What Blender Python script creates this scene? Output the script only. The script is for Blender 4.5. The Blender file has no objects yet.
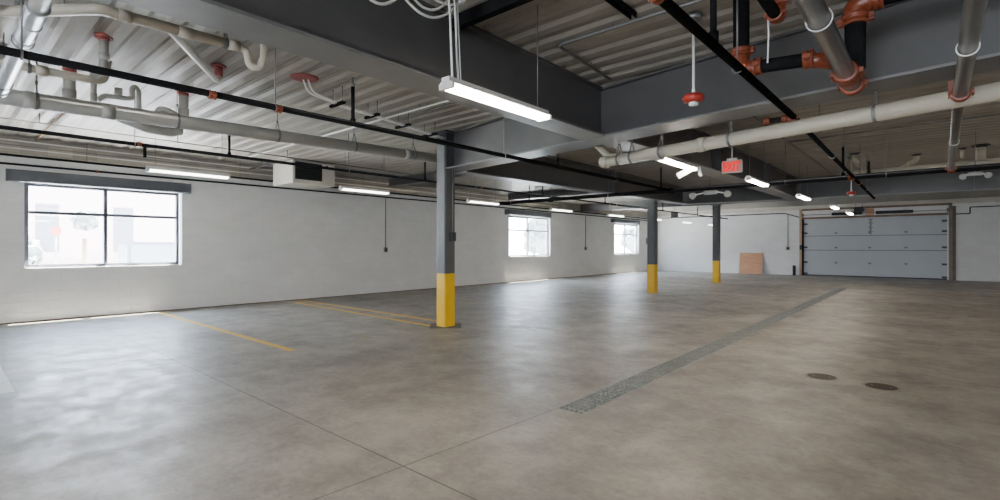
import bpy, bmesh, math, random
from mathutils import Vector, Matrix
random.seed(7)
C = bpy.context.scene.collection
PI = math.pi

# ------------------------------------------------------------------ materials
def nt(name):
    m = bpy.data.materials.new(name); m.use_nodes = True
    t = m.node_tree; b = t.nodes['Principled BSDF']
    return m, t, b
def N(t, kind, **kw):
    n = t.nodes.new(kind)
    for k, v in kw.items():
        if k in n.inputs: n.inputs[k].default_value = v
        else: setattr(n, k, v)
    return n
def ramp(t, fac, stops):
    r = t.nodes.new('ShaderNodeValToRGB'); e = r.color_ramp.elements
    e[0].position, e[0].color = stops[0][0], (*stops[0][1], 1)
    e[1].position, e[1].color = stops[-1][0], (*stops[-1][1], 1)
    for p, c in stops[1:-1]:
        x = e.new(p); x.color = (*c, 1)
    t.links.new(fac, r.inputs[0]); return r
def scaled_pos(t, s):
    g = t.nodes.new('ShaderNodeNewGeometry')
    mp = N(t, 'ShaderNodeMapping'); mp.inputs['Scale'].default_value = s
    t.links.new(g.outputs['Position'], mp.inputs['Vector']); return mp.outputs[0]
def noise(t, s, detail=4, rough=.6, scale=1.0):
    n = N(t, 'ShaderNodeTexNoise'); n.inputs['Scale'].default_value = scale
    n.inputs['Detail'].default_value = detail; n.inputs['Roughness'].default_value = rough
    t.links.new(scaled_pos(t, s), n.inputs['Vector']); return n.outputs['Fac']
def mixc(t, fac, a, b, mode='MIX'):
    m = t.nodes.new('ShaderNodeMix'); m.data_type = 'RGBA'; m.blend_type = mode
    for sock, v in ((m.inputs[0], fac), (m.inputs[6], a), (m.inputs[7], b)):
        if hasattr(v, 'is_output'): t.links.new(v, sock)
        elif isinstance(v, tuple): sock.default_value = (*v, 1)
        else: sock.default_value = v
    return m.outputs[2]
def math_(t, op, a, b=0.0, c=None):
    m = t.nodes.new('ShaderNodeMath'); m.operation = op
    for i, v in enumerate((a, b) if c is None else (a, b, c)):
        if hasattr(v, 'is_output'): t.links.new(v, m.inputs[i])
        else: m.inputs[i].default_value = v
    return m.outputs[0]
def plain(name, col, rough=.5, metal=0.0, var=.12, scale=3.0, bump=0.0, spec=.5):
    m, t, b = nt(name)
    f = noise(t, (scale, scale, scale), 5, .65)
    lo = tuple(c * (1 - var) for c in col); hi = tuple(min(1, c * (1 + var)) for c in col)
    r = ramp(t, f, [(.3, lo), (.7, hi)])
    t.links.new(r.outputs[0], b.inputs['Base Color'])
    b.inputs['Roughness'].default_value = rough; b.inputs['Metallic'].default_value = metal
    b.inputs['Specular IOR Level'].default_value = spec
    if bump:
        bp = N(t, 'ShaderNodeBump'); bp.inputs['Strength'].default_value = bump; bp.inputs['Distance'].default_value = .01
        t.links.new(noise(t, (scale*12,)*3, 3), bp.inputs['Height']); t.links.new(bp.outputs[0], b.inputs['Normal'])
    return m
def emit(name, col, strength):
    m, t, b = nt(name)
    b.inputs['Base Color'].default_value = (.8*col[0], .8*col[1], .8*col[2], 1)
    b.inputs['Emission Color'].default_value = (*col, 1); b.inputs['Emission Strength'].default_value = strength
    return m

def floor_material():
    m, t, b = nt('polished_concrete')
    big = noise(t, (.28, .34, 1), 3, .55)
    mid = noise(t, (1.25, 1.15, 1), 8, .70)
    streak = noise(t, (2.6, 3.4, 1), 6, .75)
    fine = noise(t, (16, 20, 1), 4, .7)
    c = ramp(t, big, [(.3, (.205, .182, .152)), (.5, (.28, .252, .215)), (.7, (.37, .344, .307))]).outputs[0]
    c2 = ramp(t, mid, [(.3, (.46, .45, .44)), (.5, (1, 1, 1)), (.68, (1.5, 1.5, 1.5))]).outputs[0]
    c = mixc(t, .75, c, c2, 'MULTIPLY')
    c3 = ramp(t, streak, [(.3, (.84, .83, .82)), (.5, (1, 1, 1)), (.72, (1.12, 1.12, 1.12))]).outputs[0]
    c = mixc(t, .5, c, c3, 'MULTIPLY')
    c4 = ramp(t, fine, [(.3, (.74, .74, .74)), (.7, (1.26, 1.26, 1.26))]).outputs[0]
    c = mixc(t, .6, c, c4, 'MULTIPLY')
    # greenish-brown and pale blotches
    bl = noise(t, (.55, .7, 1), 5, .6, 1.3)
    c = mixc(t, math_(t, 'MULTIPLY', ramp(t, bl, [(.52, (0, 0, 0)), (.70, (1, 1, 1))]).outputs[0], .4), c, (.150, .132, .102))
    pl = noise(t, (1.6, 1.4, 1), 9, .75, 1.6)
    c = mixc(t, math_(t, 'MULTIPLY', ramp(t, pl, [(.53, (0, 0, 0)), (.66, (1, 1, 1))]).outputs[0], .5), c, (.36, .34, .31))
    # scuffs and hairline marks
    sc = noise(t, (1.6, 3.4, 1), 6, .62, 1.1)
    hl = math_(t, 'LESS_THAN', math_(t, 'ABSOLUTE', math_(t, 'SUBTRACT', sc, .5)), .006)
    c = mixc(t, math_(t, 'MULTIPLY', hl, .16), c, (.09, .08, .065))
    dk = noise(t, (1.3, 1.5, 1), 9, .78, 1.7)
    c = mixc(t, math_(t, 'MULTIPLY', ramp(t, dk, [(.58, (0, 0, 0)), (.70, (1, 1, 1))]).outputs[0], .35), c, (.13, .115, .092))
    # sawn control joints
    g = t.nodes.new('ShaderNodeNewGeometry'); s = t.nodes.new('ShaderNodeSeparateXYZ')
    t.links.new(g.outputs['Position'], s.inputs[0])
    jy = math_(t, 'LESS_THAN', math_(t, 'ABSOLUTE', math_(t, 'SUBTRACT', s.outputs[1], 2.16)), .007)
    jx = math_(t, 'LESS_THAN', math_(t, 'ABSOLUTE', math_(t, 'SUBTRACT', math_(t, 'SUBTRACT', s.outputs[0], math_(t, 'MULTIPLY', s.outputs[1], .055)), -2.896)), .006)
    jx = math_(t, 'MULTIPLY', jx, math_(t, 'LESS_THAN', s.outputs[1], 3.9))
    j = math_(t, 'MAXIMUM', jy, jx)
    c = mixc(t, math_(t, 'MULTIPLY', j, .72), c, (.045, .038, .03))
    t.links.new(c, b.inputs['Base Color'])
    rn = noise(t, (2.3, 2.5, 1), 9, .74, 1.2)
    r = ramp(t, rn, [(.36, (.34, .34, .34)), (.58, (.55, .55, .55))]).outputs[0]
    t.links.new(r, b.inputs['Roughness'])
    b.inputs['Specular IOR Level'].default_value = .75
    bp = N(t, 'ShaderNodeBump'); bp.inputs['Strength'].default_value = .05; bp.inputs['Distance'].default_value = .01
    t.links.new(fine, bp.inputs['Height']); t.links.new(bp.outputs[0], b.inputs['Normal'])
    return m

def block_material(name, col, axis, bump=.35, mortar=None, var=.05):
    """painted concrete block coursing on a vertical wall"""
    m, t, b = nt(name)
    g = t.nodes.new('ShaderNodeNewGeometry'); s = t.nodes.new('ShaderNodeSeparateXYZ')
    t.links.new(g.outputs['Position'], s.inputs[0])
    cb = t.nodes.new('ShaderNodeCombineXYZ')
    t.links.new(s.outputs[axis], cb.inputs[0]); t.links.new(s.outputs[2], cb.inputs[1])
    br = N(t, 'ShaderNodeTexBrick')
    br.inputs['Scale'].default_value = 1.0; br.inputs['Brick Width'].default_value = .4
    br.inputs['Row Height'].default_value = .2; br.inputs['Mortar Size'].default_value = .008
    br.inputs['Mortar Smooth'].default_value = .6
    br.inputs['Color1'].default_value = (*[c*(1-var) for c in col], 1); br.inputs['Color2'].default_value = (*[min(1, c*(1+var)) for c in col], 1)
    br.inputs['Mortar'].default_value = (*(mortar or [c*.93 for c in col]), 1)
    t.links.new(cb.outputs[0], br.inputs['Vector'])
    n = noise(t, (1.2, 1.2, 2.2), 5, .65)
    v = ramp(t, n, [(.3, (.93, .93, .92)), (.7, (1.04, 1.04, 1.04))]).outputs[0]
    t.links.new(mixc(t, 1.0, br.outputs['Color'], v, 'MULTIPLY'), b.inputs['Base Color'])
    b.inputs['Roughness'].default_value = .6
    bp = N(t, 'ShaderNodeBump'); bp.inputs['Strength'].default_value = bump; bp.inputs['Distance'].default_value = .008
    h = math_(t, 'SUBTRACT', math_(t, 'MULTIPLY', noise(t, (40, 40, 40), 3), .25), br.outputs['Fac'])
    t.links.new(h, bp.inputs['Height']); t.links.new(bp.outputs[0], b.inputs['Normal'])
    return m

def deck_material():
    m, t, b = nt('metal_deck')
    a = noise(t, (.5, 3.2, 1), 5, .7); c = noise(t, (2.2, 9, 1), 4, .7)
    r1 = ramp(t, a, [(.28, (.245, .22, .188)), (.5, (.295, .27, .236)), (.74, (.34, .317, .284))]).outputs[0]
    r2 = ramp(t, c, [(.3, (.88, .87, .85)), (.7, (1.08, 1.08, 1.08))]).outputs[0]
    t.links.new(mixc(t, .8, r1, r2, 'MULTIPLY'), b.inputs['Base Color'])
    b.inputs['Roughness'].default_value = .55; b.inputs['Metallic'].default_value = 0.0
    return m

def yellow_line_material(name, col, wear):
    m, t, b = nt(name)
    n = noise(t, (5, 12, 1), 6, .75)
    f = ramp(t, n, [(wear-.1, (0, 0, 0)), (wear+.12, (1, 1, 1))]).outputs[0]
    t.links.new(mixc(t, f, (.26, .235, .19), col), b.inputs['Base Color'])
    b.inputs['Roughness'].default_value = .45
    return m

def glass_material():
    m = bpy.data.materials.new('window_glass'); m.use_nodes = True
    t = m.node_tree; t.nodes.clear()
    o = t.nodes.new('ShaderNodeOutputMaterial'); mx = t.nodes.new('ShaderNodeMixShader')
    tr = t.nodes.new('ShaderNodeBsdfTransparent'); gl = t.nodes.new('ShaderNodeBsdfGlossy')
    gl.inputs['Roughness'].default_value = .02
    tr.inputs['Color'].default_value = (.95, .97, .98, 1)
    mx.inputs[0].default_value = .06
    t.links.new(tr.outputs[0], mx.inputs[1]); t.links.new(gl.outputs[0], mx.inputs[2]); t.links.new(mx.outputs[0], o.inputs[0])
    return m

def ply_material():
    m, t, b = nt('plywood')
    n = noise(t, (2, 2, 14), 5, .7)
    r = ramp(t, n, [(.3, (.42, .21, .115)), (.55, (.52, .275, .155)), (.75, (.58, .32, .19))])
    t.links.new(r.outputs[0], b.inputs['Base Color']); b.inputs['Roughness'].default_value = .6
    return m

M = dict(
    floor=floor_material(),
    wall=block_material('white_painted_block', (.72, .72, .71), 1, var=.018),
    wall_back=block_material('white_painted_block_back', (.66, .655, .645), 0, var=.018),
    bare=block_material('bare_block', (.36, .325, .28), 1, .5, (.30, .27, .235), .16),
    bare_back=block_material('beige_block', (.50, .455, .40), 0, .3, (.44, .40, .35), .08),
    deck=deck_material(),
    steel=plain('primed_grey_steel', (.072, .070, .071), .36, 0, .14, 1.2),
    flange=plain('bounce_lit_flange_steel', (.155, .152, .150), .42, 0, .14, 1.5),  # paler than the web: floor bounce light painted into the flange colour
    steel_col=plain('column_grey_paint', (.066, .068, .074), .45, 0, .12, 2),
    shade=plain('charcoal_sheet', (.085, .092, .105), .5, 0, .1, 2),
    yellow=plain('yellow_paint', (.66, .385, .0), .4, 0, .1, 3),
    plate=plain('base_plate_steel', (.12, .105, .085), .6, .2, .3, 6),
    black=plain('black_iron_pipe', (.012, .012, .013), .75, 0, .25, 4, 0, .0),
    pvc=plain('cream_pvc', (.40, .365, .295), .35, 0, .06, 3),
    pvcl=plain('pale_cream_pvc', (.54, .50, .42), .35, 0, .06, 3),
    pvcg=plain('grey_pvc', (.44, .435, .405), .4, 0, .08, 3),
    white=plain('white_plastic', (.72, .72, .70), .35, 0, .05, 3),
    galv=plain('galvanized_steel', (.62, .65, .70), .33, .75, .12, 6),
    galvd=plain('galvanized_pipe', (.21, .20, .192), .28, .95, .15, 5),
    rod=plain('zinc_rod', (.20, .20, .20), .45, .6, .1, 5),
    orange=plain('orange_coupling', (.175, .036, .013), .38, 0, .2, 9),
    red=plain('red_firestop', (.26, .055, .05), .6, 0, .2, 8),
    redp=plain('red_enamel', (.36, .03, .02), .35, 0, .1, 8),
    frame=plain('window_frame_metal', (.075, .082, .102), .4, .2, .08, 3),
    glass=glass_material(),
    door=plain('door_panel_paint', (.40, .42, .44), .5, 0, .04, 1.0),
    seam=plain('door_seam', (.06, .065, .065), .6, 0, .1, 3),
    wood=plain('wood_framing', (.17, .11, .07), .65, 0, .25, 5),
    jamb=plain('grey_brown_jamb', (.20, .18, .15), .6, 0, .15, 4),
    woodl=plain('light_wood_framing', (.36, .24, .15), .6, 0, .2, 5),
    ply=ply_material(),
    rubber=plain('black_rubber', (.012, .013, .02), .5, 0, .1, 4),
    heater=plain('heater_cabinet', (.64, .60, .53), .45, 0, .04, 2),
    lampgrey=plain('lamp_grey_plastic', (.36, .355, .34), .4, 0, .05, 3),
    louver=plain('dark_louver', (.03, .032, .036), .5, .2, .1, 4),
    fixture=plain('fixture_housing', (.60, .60, .57), .4, 0, .04, 3),
    tube=emit('lamp_tube', (1, .90, .77), 21.0),
    tube_soft=emit('lamp_tube_soft', (1, .94, .86), 2.6),
    exit_face=plain('exit_face', (.50, .36, .34), .4, 0, .03),
    exit_red=emit('exit_letters', (1, .008, .008), .16),
    grate=plain('galvanized_grate', (.31, .315, .29), .5, .1, .2, 8),
    pit=plain('drain_pit', (.012, .013, .012), .9),
    cover=plain('rusty_cover', (.055, .036, .018), .6, .1, .25, 12),
    ring=plain('floor_ring', (.23, .20, .16), .6, 0, .1, 12),
    yl=yellow_line_material('yellow_road_paint', (.72, .42, .03), .28),
    yl_worn=yellow_line_material('worn_yellow_road_paint', (.42, .32, .14), .52),
    wl=yellow_line_material('white_road_paint', (.72, .72, .70), .34),
    ext_ground=plain('outside_paving', (.5, .5, .5), .9),
    ext_wall=plain('outside_brick', (.30, .235, .22), .9),
    ext_dark=plain('outside_dark', (.085, .09, .10), .8),
    ext_green=plain('outside_leaves', (.085, .10, .098), .9, 0, .3, 4),
    ext_grey=plain('outside_grey', (.09, .10, .12), .7),
    ext_red=plain('outside_red', (.3, .05, .05), .6),
)

# ------------------------------------------------------------------ mesh helpers
def box(bm, x0, x1, y0, y1, z0, z1):
    v = [bm.verts.new(p) for p in ((x0,y0,z0),(x1,y0,z0),(x1,y1,z0),(x0,y1,z0),(x0,y0,z1),(x1,y0,z1),(x1,y1,z1),(x0,y1,z1))]
    for f in ((3,2,1,0),(4,5,6,7),(0,1,5,4),(1,2,6,5),(2,3,7,6),(3,0,4,7)):
        bm.faces.new([v[i] for i in f])
def bar(bm, p0, p1, w, h, up=(0, 0, 1)):
    """rectangular bar between two points"""
    p0, p1 = Vector(p0), Vector(p1); d = (p1-p0).normalized(); s = d.cross(Vector(up))
    if s.length < 1e-5: s = Vector((1, 0, 0))
    s.normalize(); u = s.cross(d).normalized()
    vs = []
    for p in (p0, p1):
        for a, b in ((-1,-1),(1,-1),(1,1),(-1,1)):
            vs.append(bm.verts.new(p + s*a*w/2 + u*b*h/2))
    for f in ((0,3,2,1),(4,5,6,7),(0,1,5,4),(1,2,6,5),(2,3,7,6),(3,0,4,7)):
        bm.faces.new([vs[i] for i in f])
def arcs(pts, R, n=6):
    """round the corners of a polyline"""
    P = [Vector(p) for p in pts]; out = [P[0]]
    for i in range(1, len(P)-1):
        a, b, c = P[i-1], P[i], P[i+1]
        d0 = (a-b).normalized(); d1 = (c-b).normalized()
        ang = d0.angle(d1)
        if ang > PI-.02: out.append(b); continue
        L = min(R/math.tan(ang/2), (a-b).length*.49, (c-b).length*.49)
        q0, q1 = b+d0*L, b+d1*L
        for k in range(n+1):
            s = k/n; out.append(q0*(1-s)**2 + b*2*s*(1-s) + q1*s*s)
    out.append(P[-1]); return out
def tube(bm, pts, r, seg=14, caps=True, radii=None):
    P = [Vector(p) for p in pts]; rings = []; n = len(P)
    t0 = (P[1]-P[0]).normalized()
    ref = Vector((0, 0, 1)) if abs(t0.z) < .9 else Vector((1, 0, 0))
    u = t0.cross(ref).normalized()
    for i, p in enumerate(P):
        if i == 0: t = P[1]-P[0]
        elif i == n-1: t = P[-1]-P[-2]
        else: t = (P[i+1]-p).normalized() + (p-P[i-1]).normalized()
        t = t.normalized()
        u = (u - t*u.dot(t)).normalized(); w = t.cross(u)
        rr = radii[i] if radii else r
        rings.append([bm.verts.new(p + (u*math.cos(a)+w*math.sin(a))*rr) for a in [2*PI*k/seg for k in range(seg)]])
    for A, B in zip(rings, rings[1:]):
        for k in range(seg):
            f = bm.faces.new((A[k], A[(k+1)%seg], B[(k+1)%seg], B[k])); f.smooth = True
    if caps:
        bm.faces.new(list(reversed(rings[0]))); bm.faces.new(rings[-1])
def cyl(bm, p0, p1, r, seg=16): tube(bm, (p0, p1), r, seg)
def ibeam(bm, p0, p1, width, depth0, depth1, tf=.022, tw=.016, wt=.07):
    """rolled I section; p0,p1 = bottom centre line ends"""
    p0, p1 = Vector(p0), Vector(p1); d = p1-p0; d.z = 0; d.normalize(); s = Vector((-d.y, d.x, 0))
    rings = []
    for p, D in ((p0, depth0), (p1, depth1)):
        w, h = width/2, tw/2
        prof = [(-w,0),(w,0),(w,tf),(h,tf),(h,D-tf),(wt,D-tf),(wt,D),(-wt,D),(-wt,D-tf),(-h,D-tf),(-h,tf),(-w,tf)]
        rings.append([bm.verts.new(p + s*a + Vector((0,0,b))) for a, b in prof])
    A, B = rings; n = len(A)
    for k in range(n): bm.faces.new((A[k], A[(k+1)%n], B[(k+1)%n], B[k]))
    bm.faces.new(list(reversed(A))); bm.faces.new(B)
    bmesh.ops.recalc_face_normals(bm, faces=bm.faces)
def B(): return bmesh.new()
def obj(name, bm, mat, parent=None, label=None):
    xs = [v.co for v in bm.verts]
    if parent is None:
        lo = Vector([min(c[i] for c in xs) for i in range(3)]); hi = Vector([max(c[i] for c in xs) for i in range(3)])
        org = Vector(((lo.x+hi.x)/2, (lo.y+hi.y)/2, lo.z))
    else:
        org = Vector(parent['_o']) if '_o' in parent else Vector((0, 0, 0))
    for v in bm.verts: v.co -= org
    me = bpy.data.meshes.new(name); bm.to_mesh(me); bm.free()
    me.materials.append(M[mat] if isinstance(mat, str) else mat)
    o = bpy.data.objects.new(name, me); C.objects.link(o)
    if parent is None: o.location = org
    else:
        o.parent = parent
    o['_o'] = list(org)
    if label: o['label'] = label
    return o
def tag(o, label, cat, group=None, kind=None):
    o['label'] = label; o['category'] = cat
    if group: o['group'] = group
    if kind: o['kind'] = kind
    return o
def thing(name, label, cat, loc, group=None):
    o = bpy.data.objects.new(name, None); C.objects.link(o); o.location = loc; o['_o'] = list(loc)
    o.empty_display_size = .1
    return tag(o, label, cat, group)
def struct(name, bm, mat, parent=None):
    o = obj(name, bm, mat, parent)
    if parent is None: o['kind'] = 'structure'
    return o
def dup(root, delta, label=None, group=None):
    r = root.copy(); C.objects.link(r); r.location = Vector(root.location) + Vector(delta)
    if label: r['label'] = label
    if group: r['group'] = group
    def kids(src, dst):
        for ch in src.children:
            c = ch.copy(); C.objects.link(c); c.parent = dst; kids(ch, c)
    kids(root, r); return r

XW, YB, ZD = -13.8, 30.85, 3.72          # left wall face, back wall face, underside of deck ribs
XR, YR = 7.0, -9.0

# ------------------------------------------------------------------ setting
bm = B()
def quad(bm, x0, x1, y0, y1, z=0):
    bm.faces.new([bm.verts.new(p) for p in ((x0,y0,z),(x1,y0,z),(x1,y1,z),(x0,y1,z))])
DX0, DX1, DY0, DY1 = -2.69, -2.40, 3.88, 22.0
for a in ((XW-.3, DX0, YR-.3, YB+.3), (DX1, XR+.3, YR-.3, YB+.3), (DX0, DX1, YR-.3, DY0), (DX0, DX1, DY1, YB+.3)): quad(bm, *a)
struct('floor', bm, 'floor')

bm = B(); y = YR-.3; prof = []
while y < YB+.4:
    prof += [(y, ZD), (y+.11, ZD), (y+.16, ZD+.022), (y+.225, ZD+.022)]; y += .285
a = [bm.verts.new((XW-.3, p, z)) for p, z in prof]; b_ = [bm.verts.new((XR+.3, p, z)) for p, z in prof]
for i in range(len(prof)-1): bm.faces.new((a[i], b_[i], b_[i+1], a[i+1]))
box(bm, XW-.3, XR+.3, YR-.3, YB+.4, ZD+.12, ZD+.25)
struct('ceiling', bm, 'deck')

WINS = [(1.25, 4.03, 1.06, 2.83), (16.40, 19.42, 1.07, 2.87), (25.76, 28.81, 1.08, 2.86), (-7.2, -4.4, 1.06, 2.83)]
bm = B(); T = .26
cuts = sorted(WINS); y0 = YR-.3
for (a, b2, z0, z1) in cuts:
    box(bm, XW-T, XW, y0, a, 0, ZD+.1)
    box(bm, XW-T, XW, a, b2, 0, z0); box(bm, XW-T, XW, a, b2, z1, ZD+.1); y0 = b2
box(bm, XW-T, XW, y0, YB+.3, 0, ZD+.1)
bmesh.ops.remove_doubles(bm, verts=bm.verts, dist=1e-5)
struct('wall_left', bm, 'wall')

OX0, OX1, OZ = -5.36, .47, 3.02
bm = B()
box(bm, XW, OX0, YB, YB+.25, 0, ZD+.1); box(bm, OX1, XR, YB, YB+.25, 0, ZD+.1); box(bm, OX0, OX1, YB, YB+.25, OZ, ZD+.1)
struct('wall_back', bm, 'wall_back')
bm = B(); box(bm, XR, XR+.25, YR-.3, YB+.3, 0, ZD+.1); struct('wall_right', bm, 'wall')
bm = B(); box(bm, XW, -2, YR-.25, YR, 0, ZD+.1); box(bm, 2, XR, YR-.25, YR, 0, ZD+.1); box(bm, -2, 2, YR-.25, YR, 3.0, ZD+.1); struct('wall_rear', bm, 'wall_back')   # unseen opening added behind the viewer to fill the room with daylight
bm = B(); box(bm, XW, XW+.012, YR, YB, 3.34, ZD+.06); struct('trim_1', bm, 'bare')
bm = B(); box(bm, XW+.02, XR, YB-.015, YB, 3.50, ZD+.06); struct('trim_2', bm, 'bare_back')
bm = B(); box(bm, XW, XW+.014, YR, YB, 0.0, .02); struct('baseboard_left', bm, 'wood')

for i, (a, b2, z0, z1) in enumerate(WINS):
    w = bpy.data.objects.new('window_%d' % (i+1), None); C.objects.link(w); w.location = (XW-.1, (a+b2)/2, z0)
    w['_o'] = list(w.location); w['kind'] = 'structure'
    xf0, xf1 = XW-.18, XW-.085; f = .066
    bm = B(); zt = z0 + .66*(z1-z0); ym = a + .475*(b2-a)
    g0 = a+.005; g1 = b2-.03; zb = z0+.035
    for (yy0, yy1, zz0, zz1) in ((g0, g1, z1-f, z1-.003), (g0, g1, zb, zb+f), (g0, g0+f, zb+f, z1-f), (g1-f, g1, zb+f, z1-f), (ym-f/2, ym+f/2, zb+f, z1-f)):
        box(bm, xf0, xf1, yy0, yy1, zz0, zz1)
    for (p, q) in ((g0+f, ym-f/2), (ym+f/2, g1-f)): box(bm, xf0+.006, xf1-.006, p, q, zt-.032, zt+.032)
    obj('window_frame', bm, 'frame', w)
    for (p, q) in ((g0+f, ym-f/2), (ym+f/2, g1-f)):
        bm = B(); box(bm, xf0+.028, xf0+.036, p, q, zb+f, z1-f); obj('pane', bm, 'glass', w)
    bm = B(); box(bm, XW-T, XW+.004, a-.002, b2+.002, z0-.03, z0+.032); obj('window_sill', bm, 'white', w)
    bm = B(); box(bm, xf1, xf1+.03, ym+.35, ym+.62, zb+.035, zb+.055); box(bm, xf1, xf1+.02, ym+.42, ym+.5, zb+.055, zb+.075); obj('window_latch', bm, 'frame', w)

# charcoal header boxes above the windows
for (a, b2, z0, z1, lab) in ((.98, 4.19, 2.82, 3.055, 'long charcoal header box over the large near window at left'),
                             (16.09, 19.31, 2.90, 3.125, 'charcoal header box over the middle window beyond the nearest column'),
                             (25.32, 28.70, 2.92, 3.115, 'charcoal header box over the farthest window beside the second column')):
    t = thing('window_header', lab, 'shutter box', (XW+.08, (a+b2)/2, z0), 'charcoal boxes above the windows')
    bm = B(); box(bm, XW+.001, XW+.15, a+.012, b2-.012, z0, z1); bmesh.ops.bevel(bm, geom=bm.edges[:], offset=.006, segments=1, affect='EDGES'); obj('cover', bm, 'shade', t)
    for yy in (a, b2-.012):
        bm = B(); box(bm, XW+.001, XW+.156, yy, yy+.012, z0-.004, z1+.004); obj('end_cap', bm, 'shade', t)

# ------------------------------------------------------------------ outside, seen through the glass
bm = B(); quad(bm, -80, XW-.27, -60, 90, -.15); o = obj('pavement', bm, 'ext_ground'); tag(o, 'pale sunlit paving outside the windows', 'pavement')
t = thing('brick_building', 'pale brick building across the street, seen through near window', 'building', (-46, 10, -.15), None)
bm = B(); box(bm, -50, -42, -6, 26, -.15, 6.2); obj('wall', bm, 'ext_wall', t)
for k in range(7):
    yy = -3.5 + k*3.9
    bm = B(); box(bm, -42, -41.95, yy, yy+1.1, 1.2, 4.2); obj('window', bm, 'ext_dark', t)
t = thing('delivery_van', 'grey van parked outside, low in right half of near window', 'van', (-27, 6.9, -.15))
bm = B(); box(bm, -28, -26.2, 5.6, 8.3, .2, 1.75); bmesh.ops.bevel(bm, geom=bm.edges[:], offset=.12, segments=2, affect='EDGES'); obj('body', bm, 'ext_grey', t)
for yy in (6.1, 7.8):
    bm = B(); cyl(bm, (-26.35, yy, .18), (-26.15, yy, .18), .33); obj('wheel', bm, 'rubber', t)
bm = B(); box(bm, -26.21, -26.18, 7.2, 8.0, 1.05, 1.55); obj('side_window', bm, 'ext_dark', t)
def bush(x, y, h, r, lab):
    t = thing('street_tree', lab, 'tree', (x, y, -.15))
    bm = B(); cyl(bm, (x, y, -.15), (x, y, h*.6), .1); obj('trunk', bm, 'wood', t)
    bm = B(); bmesh.ops.create_icosphere(bm, subdivisions=3, radius=r, matrix=Matrix.Translation((x, y, h-r*.7)))
    for v in bm.verts: v.co += Vector([random.uniform(-.22, .22)*r for _ in range(3)])
    obj('crown', bm, 'ext_green', t)
bush(-30, 2.6, 1.7, .7, 'low bush outside at left of the near window'); bush(-34, 5.4, 3.3, .55, 'small tree outside beyond the left pane of near window')
bush(-24, 33, 3.4, 1.5, 'bushy tree outside the middle window'); bush(-26, 54, 3.6, 1.7, 'bushy tree outside the farthest window')
t = thing('street_sign', 'small red sign on a post outside near window', 'sign', (-32, 4.0, -.15))
bm = B(); cyl(bm, (-32, 4.0, -.15), (-32, 4.0, 2.2), .05); obj('post', bm, 'rod', t)
bm = B(); cyl(bm, (-31.93, 4.0, 2.3), (-31.9, 4.0, 2.3), .22, 8); obj('sign_plate', bm, 'ext_red', t)

# ------------------------------------------------------------------ garage door
d = bpy.data.objects.new('door_1', None); C.objects.link(d); d.location = (-2.45, YB, 0); d['_o'] = list(d.location); d['kind'] = 'structure'
zs = [.06, 1.345, 2.09, 3.02]
for i, (z0, z1) in enumerate(zip(zs, zs[1:])):
    bm = B(); gap = .0 if i == 0 else .022
    box(bm, OX0+.06, OX1-.04, YB+.02, YB+.07, z0+gap, z1-.004)
    for k in range(5):      # vertical stiles pressed into the section
        xx = OX0+.09 + k*(OX1-OX0-.22)/4
        box(bm, xx-.03, xx+.05, YB+.012, YB+.02, z0+gap+.02, z1-.02)
    obj('door_panel', bm, 'door', d)
bm = B(); box(bm, OX0, OX1, YB+.065, YB+.09, .0, OZ); obj('seam_backing', bm, 'seam', d)
bm = B(); box(bm, OX0+.06, OX1-.04, YB+.0, YB+.07, .0, .058); obj('bottom_seal', bm, 'rubber', d)
for z in (.70, 1.49, 2.24):
    for k in range(1, 4):
        xx = OX0+.1 + k*(OX1-OX0-.22)/4
        bm = B(); box(bm, xx-.07, xx+.07, YB-.006, YB+.012, z-.02, z+.035); box(bm, xx-.02, xx+.02, YB-.014, YB+.012, z-.06, z+.05); obj('hinge', bm, 'rod', d)
for xx, s in ((OX0+.13, 1), (OX1-.13, -1)):
    for z in (.1, .70, 1.49, 2.24, 2.72):
        bm = B(); box(bm, xx-.1, xx+.1, YB-.012, YB+.015, z-.03, z+.06); cyl(bm, (xx-s*.12, YB-.03, z), (xx+s*.05, YB-.03, z), .025, 8); obj('roller_bracket', bm, 'seam', d)
bm = B(); box(bm, -2.46, -2.38, YB-.01, YB+.012, 2.15, 2.95); 
for z in (2.3, 2.5, 2.72, 2.9): box(bm, -2.52, -2.32, YB-.02, YB+.012, z-.02, z+.02)
obj('centre_bracket', bm, 'rod', d)
for x0, x1, mt in ((OX0-.02, OX0+.06, 'black'), (OX1-.05, OX1+.0, 'fixture')):
    bm = B(); box(bm, x0, x1, YB-.06, YB-.002, 0, 3.0); obj('track', bm, mt, d)
# timber framing round the door
bm = B(); box(bm, OX0-.14, OX0-.022, YB-.05, YB-.002, 0, 3.52); struct('trim_3', bm, 'woodl')
bm = B(); box(bm, OX1+.005, OX1+.13, YB-.05, YB-.002, 0, 3.5); struct('trim_4', bm, 'jamb')
bm = B(); box(bm, OX1+.132, OX1+.25, YB-.05, YB-.002, 0, 3.4); struct('trim_5', bm, 'wood')
bm = B(); box(bm, OX0-.02, OX1+.0, YB-.06, YB-.002, 3.0, 3.1); struct('trim_6', bm, 'wood')
bm = B(); box(bm, OX0-.02, OX1+.13, YB-.05, YB-.016, 3.45, 3.55); struct('trim_7', bm, 'wood')
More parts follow.
